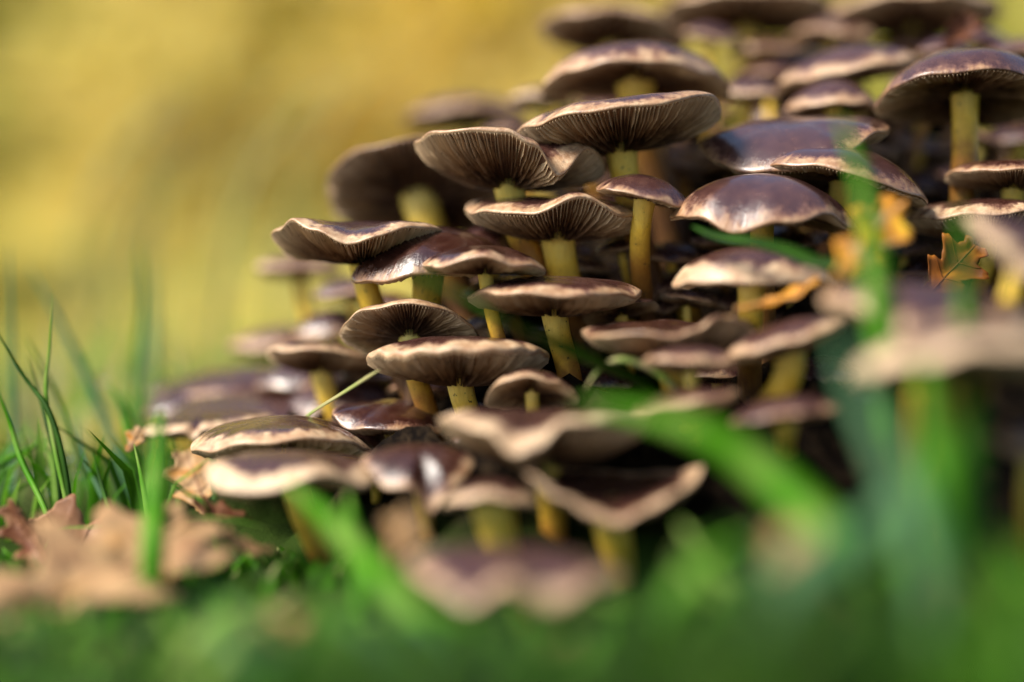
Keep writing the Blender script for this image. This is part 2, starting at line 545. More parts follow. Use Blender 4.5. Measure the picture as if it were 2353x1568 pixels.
MU(1282, 478, 213, .503, 'flat wavy brown cap with a hump in its rim on the tallest pale yellow stem', pitch=-7, H=.12, B=.24,
   wave=[(180, .05), (225, .08), (252, .07), (280, .2), (310, .04), (340, -.06), (0, -.06), (40, -.05), (90, .05), (150, .08)], tone=.6, pale=.55, stem=73)
MU(832, 532, 204, .503, 'saddle-shaped brown cap with two raised lobes and a shiny dip between them', H=.1, B=.26, pitch=-8,
   wave=[(180, .02), (203, .16), (222, .24), (243, .12), (263, .02), (285, .12), (305, .2), (330, .12), (0, .0), (60, .02), (100, -.06), (150, -.2)], tone=.75, pale=.55, wet=.5)
MU(985, 588, 180, .497, 'glossy dark chestnut cap with a pale rim, half under another dark cap', pitch=-15, H=.36, B=.05,
   wave=[(180, -.16), (225, -.12), (265, .02), (0, .05)], tone=.0, pale=.35, wet=.9, stem=68, lean=(-.004, .01))
MU(1115, 600, 141, .478, 'dark chestnut cap with a pale puckered rim resting over a glossier cap', pitch=-5, H=.26, B=.1,
   wave=[(180, 0), (225, .05), (268, .17), (300, .02), (0, -.1)], tone=.05, pale=.5, wet=.8, stem=36)
MU(1274, 668, 201, .482, 'flat purplish brown cap low on a yellow stem, right below the tallest stem', pitch=-5, H=.16, B=.18,
   wave=[(180, -.02), (225, .06), (270, .1), (315, .07), (0, .02)], tone=.65, pale=.45, stem=64)
MU(942, 747, 161, .495, 'beige cap tilted to show a full fan of gills, nothing but grass beside it', pitch=22, H=.12, B=.12, curl=.1,
   wave=[(180, 0), (270, .03), (0, -.04)], tone=.5, pale=.6, gills=140)
MU(1056, 806, 211, .482, 'flat tan cap with a grooved patch in its rim over a curved stem', pitch=-2, H=.16, B=.24, thick=.06,
   wave=[(180, -.04), (215, .06), (255, .14), (290, .14), (325, .08), (0, 0)], tone=.4, pale=.6, stem=64, lean=(.006, .005), ripple=(.016, 19))
MU(738, 817, 126, .535, 'small tan cap with a whitish shoulder, under the tilted beige one', pitch=4, H=.25, B=.22,
   wave=[(180, .1), (225, .14), (270, .12), (320, 0)], tone=.5, pale=.6, stem=46)
# --- caps far behind on the left edge
MU(658, 790, 128, .63, 'violet-brown domed cap standing clear of the clump in the meadow light', H=.32, tone=1, pale=.5)
MU(528, 872, 158, .60, 'lilac-grey flat cap stretched towards the grass, above a wide grey one', pitch=-9, roll=6, H=.14, B=.15, tone=1, pale=.3, wet=.5)
MU(600, 938, 222, .565, 'wide flat purple-grey cap lying low above the cream ones', pitch=-10, H=.12, B=.12, tone=1, pale=.15, wet=.5)
MU(688, 612, 100, .61, 'small pinkish cap peeping out from under the saddle-shaped one', H=.25, tone=.9, pale=.6)
MU(806, 664, 88, .575, 'dark curled cap in the gap below the saddle-shaped one', pitch=-6, H=.3, tone=.9, pale=.3, wave=[(180, -.1), (250, -.05), (310, .12), (0, -.3)])
MU(1072, 258, 142, .67, 'soft tan cap standing free at the back of the clump before the yellow foliage', H=.25, roll=3, tone=.8, pale=.5)
MU(1245, 226, 74, .60, 'little cap with a bright sunlit edge behind the peaked-rim cap', H=.35, tone=.9, pale=.8)
MU(1175, 300, 66, .585, 'little blue-grey cap tucked behind the folded one', H=.3, tone=1, pale=.3)
# --- low caps at the left foot
MU(478, 966, 149, .535, 'cream cap with a split in its rim lying nearly on the grass', pitch=-7, roll=3, H=.12, B=.1,
   wave=[(180, -.08), (225, -.02), (258, .05), (266, -.08), (274, .06), (320, .08), (0, .02)], tone=.5, pale=.65, stem=50)
MU(652, 992, 218, .487, 'long cream-edged cap lapping over the split cream cap', pitch=-5, H=.16, B=.1,
   wave=[(180, -.08), (225, .0), (268, .09), (310, .08), (340, -.08), (0, -.18)], tone=.6, pale=.6, wet=.6)
MU(904, 955, 140, .498, 'shiny red-brown cap with a frilled rim at the clump foot', pitch=-9, H=.24, B=.16, ripple=(.05, 9),
   wave=[(180, .12), (215, .1), (240, -.02), (270, .05), (320, -.08), (0, -.15)], tone=.05, pale=.3, wet=1)
MU(678, 1080, 202, .437, 'blurred cream cap in the grass in front of the cream-edged pair', pitch=-2, H=.2, B=.1,
   wave=[(180, .1), (225, -.05), (260, -.05), (290, .1), (330, -.05), (0, 0)], tone=.7, pale=.75, wet=.2)
MU(962, 1062, 130, .435, 'red-brown cap whose pale rim hangs down in a long fold', pitch=-9, H=.25, B=.1,
   wave=[(180, .12), (215, .05), (240, -.2), (262, -.15), (284, -.62), (305, -.2), (0, .1)], tone=.1, pale=.45, wet=.1)
MU(1130, 1142, 114, .41, 'small arched cap on a thick yellow stem beside the upturned one', H=.36, B=.02, pitch=2,
   wave=[(180, -.12), (225, .0), (270, .1), (315, 0), (0, -.12)], tone=.5, pale=.65, stem=96)
MU(1400, 1112, 208, .413, 'upturned cap like a shallow bowl with two raised sides on a yellow stem', pitch=-4, H=-.16, B=.14,
   wave=[(180, .40), (212, .24), (235, .06), (255, -.12), (272, -.2), (292, -.1), (318, .1), (0, .26), (45, .12), (90, .06), (135, .16)], tone=.3, pale=.6, wet=.7, stem=86)
MU(1190, 1305, 240, .355, 'very blurred pale cap with a ragged rim close to the ground', pitch=-3, H=.16, B=.1,
   wave=[(180, .12), (215, .04), (240, -.12), (262, .05), (285, -.12), (315, .02), (0, 0)], tone=.9, pale=.5, wet=.2)
MU(1222, 893, 109, .462, 'arched brown cap curling over like a hood, above the wavy-rimmed one', pitch=10, H=.38, B=.0,
   wave=[(180, -.25), (225, .05), (265, .2), (300, .1), (335, -.12), (0, -.2)], tone=.5, pale=.55)
MU(1252, 968, 242, .425, 'wide cap with an S-shaped wave in its pale rim', H=.08, B=.32, pitch=-3,
   wave=[(180, .06), (215, .12), (237, .06), (253, -.14), (264, -.08), (280, .14), (305, .16), (335, .12), (0, .08)], tone=.6, pale=.7)
MU(1572, 914, 128, .425, 'brownish cap end lifted beyond the S-waved rim', roll=9, H=.16, B=.3, tone=.5, pale=.45, stem=30, lean=(0, .03))
MU(1800, 948, 126, .41, 'dull brown cap in deep shade over an ochre stem', roll=8, pitch=4, H=.3, B=.1, tone=.4, pale=.3, stem=54, lean=(.004, .02))
# --- right middle
MU(1540, 752, 198, .452, 'cap with a curled-up corner of rim around a glossy dark hollow', pitch=-6, H=-.06, B=.3,
   wave=[(180, .02), (225, .05), (265, .04), (283, .1), (300, .28), (322, .24), (345, .05), (90, .05)], tone=.2, pale=.45, wet=.8)
MU(1588, 822, 112, .43, 'small pinkish cap touching a slanted one', H=.24, B=.2, tone=.8, pale=.5, stem=30)
MU(1800, 768, 140, .43, 'slanted pink-rimmed cap rising towards the orange leaf', roll=18, H=.2, B=.25, pitch=-3, tone=.6, pale=.55, stem=72, lean=(-.017, .022))
MU(1727, 618, 184, .46, 'domed cap with a broad cream belt above its edge, next to the orange leaf', pitch=-4, H=.28, B=.1, curl=.14, tone=.35, pale=.65, stem=66,
   wave=[(180, -.06), (225, 0), (270, .02), (0, 0)])
MU(1752, 482, 208, .483, 'smooth violet dome with a tan wavy edge on a short speckled stem', pitch=-7, roll=-3, H=.40, B=-.08, curl=.1,
   wave=[(180, 0), (215, .02), (248, -.1), (275, -.02), (303, .12), (335, .0), (0, -.08)], tone=1, pale=.35, wet=1, stem=62)
MU(1936, 408, 201, .497, 'violet-brown dome sloping down to a tan drooping edge beside the bright grass blade', pitch=-2, roll=-7, H=.36, B=-.05,
   wave=[(180, -.05), (225, .08), (260, .06), (300, -.02), (340, -.12), (0, -.12)], tone=1, pale=.35, wet=1, stem=52)
MU(1826, 312, 218, .508, 'undulating violet cap with a turned-down corner, above the two violet domes', pitch=-13, roll=4, H=.16, B=.15,
   wave=[(180, .02), (210, -.1), (240, -.16), (262, -.16), (290, -.02), (320, .12), (0, .06), (90, .1)], tone=1, pale=.3, wet=1, stem=34)
MU(1484, 450, 112, .486, 'small dark dome with a frosted rim wedged between two big caps', roll=-13, pitch=-4, H=.42, B=.0, tone=.9, pale=.35, wet=.4, stem=50, lean=(.004, .022))
MU(1528, 380, 72, .56, 'small dark cap in the shade behind the frosted dome', H=.3, tone=.6, pale=.3)
MU(1420, 645, 104, .53, 'dark cap lit only along its gill edge, deep in the clump', H=.2, B=.2, tone=.2, pale=.2, wet=.2)
MU(1582, 684, 66, .505, 'tiny dark cap with a frosted fringe deep under the cream-belted dome', roll=-8, H=.28, tone=.4, pale=.45)
MU(1425, 712, 88, .50, 'small dark cap showing blackish gills under the flat purplish one', pitch=12, H=.2, B=.1, roll=10, tone=.6, pale=.3)
# --- right edge
MU(2216, 194, 207, .513, 'round-topped cap with a long row of gills on a thick golden stem', pitch=4, H=.38, B=.02, curl=.08,
   wave=[(180, -.15), (220, -.02), (265, .08), (310, .02), (0, -.15)], tone=1, pale=.22, stem=64, lean=(-.004, .012))
MU(1916, 243, 110, .545, 'steep purple dome with a mottled tan hem behind the undulating cap', H=.52, B=-.1, tone=.9, pale=.5)
MU(1952, 156, 166, .565, 'tan-blotched cap slanting up beneath the topmost row', pitch=-5, roll=9, H=.3, B=.1, tone=.9, pale=.5)
MU(1460, 160, 212, .548, 'broad straw-rimmed cap above the peaked-rim one', pitch=-2, H=.28, B=.05, curl=.1, tone=.85, pale=.5, stem=94,
   wave=[(180, -.1), (225, .05), (270, .08), (320, .0), (0, -.12)])
MU(1410, 66, 172, .625, 'blurred cap with a dark underside standing out against the yellow foliage', pitch=7, roll=-5, H=.2, B=.2, tone=.6, pale=.5)
MU(1716, 14, 208, .64, 'pale rimmed cap of the topmost row over a black gap', H=.12, B=.2, pitch=2, tone=.9, pale=.6)
MU(2098, 18, 198, .625, 'pinkish cap of the topmost row over an ochre stem', H=.14, B=.2, pitch=2, tone=.9, pale=.6)
MU(1800, 130, 112, .68, 'reddish cap blurred in the hollow under the topmost row', H=.2, pitch=-8, tone=.4, pale=.2)
MU(1945, 74, 86, .64, 'slanting lilac cap squeezed under the topmost row', roll=22, H=.2, tone=1, pale=.4)
MU(1718, 206, 90, .575, 'small cap with a bluish white glare beside the straw-rimmed one', H=.3, pitch=-12, tone=1, pale=.6, wet=1)
MU(1770, 170, 66, .60, 'small purple cap behind the one with the bluish glare', H=.35, tone=1, pale=.2)
MU(2165, 118, 62, .565, 'small blue-violet cap rising behind the round-topped one', H=.5, tone=1, pale=.2)
MU(2345, 120, 80, .575, 'blue-violet cap blurred behind the thick golden stem', H=.4, tone=1, pale=.2)
MU(2262, 322, 60, .57, 'bluish cap edge behind the thick golden stem', roll=-24, H=.3, tone=1, pale=.3, wet=.8)
MU(2330, 392, 152, .505, 'red-brown cap with a thin light gill fringe at the foot of the golden stem', H=.16, B=.2, tone=.1, pale=.35, stem=52)
MU(2275, 490, 196, .505, 'dark cap with a frosted white-mottled rim above the brown oak leaf', H=.16, B=.2, tone=.15, pale=.6, stem=46, wet=.2)
MU(2362, 560, 150, .385, 'blurred lilac cap sloping down over the brown oak leaf', roll=-14, pitch=-14, H=.26, B=.15, tone=1, pale=.75, wet=.2,
   wave=[(180, .2), (225, .0), (255, -.3), (290, -.1), (0, 0)])
MU(2130, 700, 240, .385, 'large blurred lilac cap with a cream corner against the orange leaf', pitch=-8, roll=-3, H=.2, B=.15, tone=1, pale=.6, wet=.3,
   wave=[(180, .05), (215, .08), (245, -.1), (290, -.05), (0, 0)])
MU(2190, 800, 250, .352, 'large blurred beige cap with a rolled rim, foremost of the clump', pitch=-4, H=.22, B=.2, tone=1, pale=.8, wet=.2,
   wave=[(180, -.2), (210, -.12), (240, -.02), (270, .12), (310, .12), (0, 0)], stem=96)
MU(2385, 1020, 116, .36, 'blurred pinkish cap low in the shade below the rolled-rim one', roll=-12, pitch=-8, H=.28, tone=.9, pale=.55)
# --- caps inside the clump that close its dark interior
rf = random.Random(23)
def filler(u, v, hw, d, label, group, tmin=.2):
    MU(u, v, hw, d, label, pitch=rf.uniform(-14, 2), roll=rf.uniform(-12, 12), H=rf.uniform(.18, .5), B=rf.uniform(0, .18), tone=rf.uniform(tmin, 1),
       pale=rf.uniform(.15, .45), wet=rf.uniform(.2, .8), group=group, seed=rf.randint(0, 9999),
       wave=[(180, rf.uniform(-.15, .1)), (235, rf.uniform(-.1, .1)), (285, rf.uniform(-.1, .12)), (330, rf.uniform(-.1, .1)), (0, rf.uniform(-.15, .1)), (90, 0)])
v_ = 95
while v_ < 540:
    u_ = max(1300, 1420 - (v_ - 95) * .35) + rf.uniform(0, 60)
    while u_ < 2420:
        filler(u_ + rf.uniform(-25, 25), v_ + rf.uniform(-22, 22), rf.uniform(66, 112), (.605 if v_ < 260 else .575) + rf.uniform(-.012, .02),
               'half-hidden brown cap filling the gaps behind the outer caps of the clump', 'half-hidden caps of the upper clump')
        u_ += rf.uniform(125, 170)
    v_ += 80
v_ = 560
while v_ < 780:
    u_ = 1120 + rf.uniform(0, 80)
    while u_ < 2330:
        filler(u_, v_ + rf.uniform(-18, 18), rf.uniform(60, 100), .524 + rf.uniform(-.010, .014), 'dim cap deep inside the shaded middle of the clump', 'caps in the shaded middle', .0)
        u_ += rf.uniform(115, 160)
    v_ += 62
for q in ((765, 742, 92, .585), (880, 858, 100, .55), (690, 868, 108, .575), (830, 915, 112, .545), (440, 922, 112, .59), (420, 905, 76, .62), (985, 885, 92, .53),
          (1085, 955, 84, .50), (1120, 1020, 100, .47), (800, 1012, 118, .515), (900, 700, 70, .56), (1000, 820, 90, .55), (610, 905, 100, .60),
          (740, 930, 100, .56), (860, 1075, 90, .455)):
    filler(*q, 'low flattened cap layered among the cream caps at the clump foot', 'layered caps at the clump foot', .5)
for q in ((1490, 1000, 104, .475), (1650, 862, 104, .49), (1690, 1000, 100, .455), (1900, 858, 96, .475), (1380, 870, 80, .50), (2000, 930, 90, .45)):
    filler(*q, 'shaded cap in the dark gaps among the front caps', 'shaded caps among the front ones', .2)

# ------------------------------------------------------------------ ground sheet
def build_ground():
    ys = np.concatenate([np.linspace(-1.5, 0.1, 9), np.linspace(0.14, 0.95, 150), np.linspace(1.0, 3, 24), np.linspace(3.2, 26, 60), np.array([34, 60, 120])])
    xs = np.concatenate([np.array([-120, -60, -30, -18]), np.linspace(-12, -0.6, 36), np.linspace(-0.55, 0.55, 170), np.linspace(0.6, 12, 36), np.array([18, 30, 60, 120])])
    V = [(x, y, ground(x, y)) for y in ys for x in xs]
    nx = len(xs)
    F = [(j * nx + i, j * nx + i + 1, (j + 1) * nx + i + 1, (j + 1) * nx + i) for j in range(len(ys) - 1) for i in range(nx - 1)]
    o = mesh_obj('ground', V, F, M_GROUND)
    tag(o, 'mossy dark soil running back to a bank of yellow fallen leaves', 'ground', kind='structure')
build_ground()

for a_, k_ in SPECS:
    mushroom(*a_, **k_)

# ------------------------------------------------------------------ grass
def blade_geo(pts, w, n=6, fold=0.25, twist=0.0, facing=Vector((0, -1, 0.25)), taper=0.55):
    """pts tip..base; returns verts, faces of a folded ribbon with a little thickness"""
    c = catmull(pts, n)
    V, F = [], []
    m = len(c)
    for i, p in enumerate(c):
        t = (c[min(m - 1, i + 1)] - c[max(0, i - 1)]).normalized()
        s = i / (m - 1)
        f = Matrix.Rotation(twist * s, 3, t) @ facing
        side = t.cross(f)
        if side.length < 1e-6: side = Vector((1, 0, 0))
        side.normalize()
        nrm = side.cross(t).normalized()
        ww = w * min(1.0, (s / taper + 0.02) ** 0.6) * (1 - 0.25 * max(0, s - 0.6))
        th = ww * 0.05
        V += [p - side * ww / 2 + nrm * fold * ww * 0.5, p - nrm * th, p + side * ww / 2 + nrm * fold * ww * 0.5, p + nrm * th]
    for i in range(m - 1):
        a, b = i * 4, i * 4 + 4
        for k in range(4):
            k2 = (k + 1) % 4
            F.append((a + k, a + k2, b + k2, b + k))
    return V, F, c

GB = 'grass blades rising around the clump'
def grass_blade(pts, wpx, label, tint=.45, mat=None, fold=.25, twist=0.0, name='grass_leaf', facing=None, to_ground=True, group=None, cat='grass blade', taper=.5):
    p3 = [P(*q) for q in pts]
    dl = pts[len(pts) // 2][2]
    if to_ground:
        last = p3[-1]; gz = ground(last.x, last.y)
        if last.z > gz + 0.003:
            dirn = (p3[-1] - p3[-2]).normalized()
            k = min(0.5 * (last.z - gz), 0.03)
            end = Vector((last.x + dirn.x * k, last.y + dirn.y * k, 0)); end.z = ground(end.x, end.y) - 0.002
            p3.append(end)
    V, F, c = blade_geo(p3, wpx / FPX * dl, fold=fold, twist=twist, facing=facing or Vector((0.15, -1, 0.3)), taper=taper)
    base = c[-1]
    n = len(V)
    tv = [min(1, max(0, tint + 0.08 * math.sin(i * 0.21))) for i in range(n)]
    o = mesh_obj(name, V, F, mat or M_GRASS, None, True, {'tint': ('FLOAT', tv)}, base)
    o.location = base
    return tag(o, label, cat, group)

g_ = grass_blade
LT = 'slim upright blades in the grass beside the fallen leaves'
g_([(121, 676, .5), (114, 800, .5), (106, 905, .5), (128, 1040, .495), (156, 1175, .49)], 11, 'bright green thin blade standing tall beside the pinkish oak leaf', .76, group=LT)
g_([(22, 560, .57), (28, 760, .565), (34, 1000, .56), (30, 1130, .55)], 17, 'tall straight blue-green blade at the edge of the meadow', .5, M_BLUEGRASS, group=LT)
g_([(66, 612, .60), (150, 765, .59), (236, 950, .58), (285, 1085, .57)], 23, 'long grey-green blade leaning over behind the others', .3, M_BLUEGRASS, group=LT)
g_([(-20, 740, .5), (55, 865, .5), (112, 945, .495), (150, 1080, .49)], 13, 'dark green blade leaning across the bright thin blade', .25, group=LT)
g_([(58, 770, .545), (128, 905, .54), (185, 1060, .53), (205, 1130, .52)], 16, 'mid-green leaning blade crossing behind the bright thin blade', .3, group=LT)
g_([(64, 815, .51), (88, 900, .51), (105, 965, .5), (130, 1080, .495)], 8, 'short dark pointed blade against the bright thin blade', .2, group=LT)
g_([(318, 545, .64), (326, 690, .635), (312, 850, .63), (302, 985, .62)], 20, 'tall soft green blade before the yellow meadow', .45, group=LT)
g_([(342, 610, .70), (348, 740, .70), (345, 940, .69)], 30, 'wide pale blurred blade next to the tall soft one', .9, M_BLUEGRASS, group=LT)
g_([(252, 885, .56), (285, 950, .555), (305, 1040, .55)], 28, 'short broad green blade at the foot of the tall soft one', .45, group=LT)
g_([(308, 1020, .49), (328, 1110, .485), (346, 1225, .48)], 15, 'short vivid blade close to the split cream cap', .7, group=LT)
g_([(366, 940, .41), (368, 1040, .405), (360, 1150, .40), (352, 1260, .39)], 58, 'broad vivid blurred blade under the split cream cap', .58, group=LT)
g_([(-10, 880, .5), (22, 970, .5), (50, 1060, .495), (110, 1190, .48)], 14, 'yellowish green bent blade leaning over the curled red leaf', .6, group=LT)
g_([(135, 1000, .52), (70, 1030, .52), (0, 1070, .515), (-70, 1130, .51)], 17, 'green blade bent nearly flat over the grass', .42, group=LT)
g_([(176, 950, .53), (190, 1040, .52), (225, 1120, .51), (262, 1200, .5)], 12, 'thin bluish blade beside the fallen leaves', .35, M_BLUEGRASS, group=LT)
g_([(212, 1035, .5), (235, 1120, .495), (268, 1230, .48)], 12, 'thin dark green blade touching the pinkish oak leaf', .3, group=LT)
g_([(380, 1090, .455), (430, 1135, .455), (475, 1172, .45)], 9, 'thin stiff green needle-like blade pointing to the wet brown leaf', .4, group=LT)
g_([(640, 1222, .44), (560, 1200, .44), (470, 1190, .44), (340, 1205, .445), (210, 1212, .455), (120, 1225, .46)], 11, 'thin arching blade lying across the big tan leaf', .75, group=LT, facing=Vector((0, -.4, 1)))
g_([(873, 850, .462), (792, 902, .475), (716, 950, .495), (640, 1010, .535)], 9, 'straight pale straw stalk sticking out over the long cream-edged cap', .97, name='straw_stalk', fold=.5, cat='straw', taper=.1)
FG = 'broad blurred blades in front of the clump'
g_([(1330, 930, .345), (1480, 955, .34), (1640, 1010, .335), (1770, 1100, .33), (1880, 1200, .32), (1960, 1300, .31)], 96, 'broad vivid green blade arching down across the wide S-waved cap', .62, group=FG, facing=Vector((-.4, -.8, .7)))
g_([(655, 1110, .385), (745, 1185, .37), (850, 1300, .35), (960, 1420, .335), (1060, 1540, .32)], 72, 'vivid green blade slanting down in front of the ragged pale cap', .66, group=FG, facing=Vector((-.3, -.9, .6)))
g_([(1930, 270, .37), (1975, 400, .365), (2005, 540, .36), (2020, 700, .355), (2040, 860, .35), (2060, 1040, .345)], 72, 'upright bright blade passing before the violet-brown dome', .62, group=FG)
g_([(1925, 745, .31), (1965, 880, .30), (2040, 1040, .29), (2105, 1180, .28), (2150, 1400, .27)], 84, 'pale blue-green blade bowed beside the large beige cap', .55, M_BLUEGRASS, group=FG)
g_([(2120, 820, .335), (2150, 980, .325), (2180, 1180, .315), (2190, 1420, .30)], 130, 'very wide olive-green blade below the large beige cap', .5, group=FG)
g_([(930, 620, .385), (1060, 688, .395), (1200, 760, .41), (1350, 830, .432), (1480, 890, .452), (1560, 960, .458)], 96, 'deep green blade drawn across the grooved tan cap and the yellow stems', .3, group=FG, facing=Vector((-.5, -.8, .8)))
g_([(2205, 470, .37), (2215, 640, .36), (2225, 840, .35), (2235, 1050, .34)], 60, 'dim olive blade before the brown oak leaf', .4, group=FG)
g_([(2130, 1090, .285), (2040, 1190, .285), (1930, 1280, .28), (1830, 1350, .275)], 110, 'teal blade lying slantwise low in the foreground', .3, M_BLUEGRASS, group=FG, facing=Vector((.2, -.8, .8)))
g_([(1560, 1200, .36), (1640, 1300, .35), (1720, 1400, .34)], 60, 'yellow-green blade stub next to the upturned cap', .75, group=FG)
g_([(1720, 1060, .345), (1800, 1150, .34), (1880, 1260, .33), (1940, 1390, .32)], 120, 'dark green broad blade in front of the ochre stem', .12, group=FG)
g_([(800, 1130, .40), (815, 1230, .39), (830, 1330, .38)], 46, 'short vivid blade under the hanging pale fold', .6, group=FG)
g_([(1345, 895, .44), (1380, 848, .44), (1430, 828, .44), (1500, 850, .44), (1560, 900, .44), (1600, 960, .44)], 20, 'thin pale blade bent into an arch beside the hood-like cap', .93, group=FG)
g_([(1590, 520, .445), (1650, 545, .44), (1740, 560, .435), (1860, 600, .43), (1990, 700, .42)], 40, 'dark green blade hidden under the smooth violet dome', .2, group=FG, facing=Vector((-.2, -.8, .7)))

rs = random.Random(8)
for i in range(16):                       # tall dry stalks in the meadow behind
    u0, d0 = rs.uniform(120, 1150), rs.uniform(.8, 1.3)
    vt, sw = rs.uniform(60, 420), rs.uniform(60, 330)
    g_([(u0 + sw, vt, d0), (u0 + sw * .45, vt + 130, d0), (u0 + sw * .12, vt + 330, d0), (u0, vt + 560, d0), (u0, 880, d0)], 15, 'tall thin dry stalk bending in the meadow behind the clump',
       .97, name='grass_stalk', group='dry stalks in the meadow', cat='grass stalk', fold=.4)

rb = random.Random(41)
for i in range(64):                       # short blades close to the lens
    u0, v0, d0 = rb.uniform(450, 2400), rb.uniform(1380, 1480), rb.uniform(.265, .34)
    if u0 > 1500: v0 -= rb.uniform(40, 200)
    elif u0 > 1050 or u0 < 850: v0 -= rb.uniform(-20, 60)
    sw = rb.uniform(-220, 220)
    g_([(u0, v0, d0), (u0 + sw * .5, v0 + 60, d0 - .004), (u0 + sw, v0 + 190, d0 - .01)], rb.uniform(26, 72), 'short blurred blade in the nearest grass before the clump',
       (.08, .62, .25, .78, .3, .6)[i % 6], M_BLUEGRASS if i % 9 == 2 else None, group='short blades of the nearest grass', facing=Vector((rb.uniform(-.6, .6), -1, .5)))

def grass_mass(name, label, n, xr, yr, vlim, hr, wr, seed, tint, avoid=None):
    rng = random.Random(seed)
    V, F, T = [], [], []
    c = 0; tries = 0
    while c < n and tries < n * 30:
        tries += 1
        y = yr[0] + (yr[1] - yr[0]) * rng.random() ** 1.4
        x = rng.uniform(*xr) * max(1.0, y / 0.5)
        if avoid and avoid(x, y): continue
        gz = ground(x, y)
        h = rng.uniform(*hr)
        u = 1176.5 + x / y * FPX
        vt = 784 - (gz + h - CAM_Z) / y * FPX
        lim = vlim(u, y)
        if vt < lim:
            h2 = (784 - lim) / FPX * y + CAM_Z - gz
            if h2 < hr[0] * 0.5: continue
            h = h2 * rng.uniform(0.6, 1)
        a = rng.uniform(0, 6.28); ln = h * rng.uniform(0.15, 0.9)
        b = Vector((x, y, gz - 0.002))
        tip = b + Vector((math.cos(a) * ln, math.sin(a) * ln, h))
        mid = b + Vector((math.cos(a) * ln * 0.3, math.sin(a) * ln * 0.3, h * 0.62))
        w = rng.uniform(*wr)
        side = Vector((math.sin(a), -math.cos(a), 0)) * w / 2 if rng.random() < .5 else Vector((1, 0, 0)) * w / 2
        up = Vector((0, -w * .15, 0))
        i0 = len(V)
        V += [b - side * .8, b + up, b + side * .8, mid - side, mid + up, mid + side, tip]
        F += [(i0, i0 + 1, i0 + 4, i0 + 3), (i0 + 1, i0 + 2, i0 + 5, i0 + 4), (i0 + 3, i0 + 4, i0 + 6), (i0 + 4, i0 + 5, i0 + 6)]
        t = tint(rng, x, y)
        T += [t] * 7
        c += 1
    o = mesh_obj(name, V, F, M_GRASS, None, True, {'tint': ('FLOAT', T)})
    tag(o, label, 'grass', kind='stuff')

def vlim_near(u, y):
    if u < 620: return 1300 if y > .46 else 784 + (CAM_Z - .010) / y * FPX
    if u < 900: return 1230 if y > .42 else 1380
    if u < 1500: return 1400
    return 1330 - (u - 1500) * .12
def tint_near(rng, x, y):
    r = rng.random()
    if y < .37: return rng.uniform(-.1, .18) if r < .7 else rng.uniform(.4, .8)  # nearest grass mostly dark: shade between blades put into the tint
    if x > -.03 and y < .4: return rng.uniform(0, .3) if r < .85 else rng.uniform(.3, .6)  # grass before the clump tinted darker, its shade painted in
    return .97 if r < .06 else (rng.uniform(.0, .25) if r < .45 else rng.uniform(.25, .65))
grass_mass('short_grass', 'short green grass and moss covering the ground around the clump', 9000, (-.2, .2), (.2, .62), vlim_near, (.005, .04), (.0012, .0038), 5, tint_near,
           avoid=lambda x, y: .23 > x > -.06 + max(0, (.5 - y)) * .6 and y > .40)
grass_mass('tall_grass', 'thin tall grass standing behind the fallen oak leaves', 90, (-.16, -.085), (.5, .66), lambda u, y: 930, (.02, .05), (.0012, .003), 9, lambda r, x, y: r.uniform(.2, .8))
grass_mass('meadow_grass', 'loose thin grass of the meadow behind the clump', 2600, (-.28, .28), (.66, 2.6), lambda u, y: 700, (.015, .09), (.002, .005), 6,
           lambda r, x, y: r.choice([.5, .75, .85, .95, .97, 1]), avoid=lambda x, y: x > -.05 and y < .8)

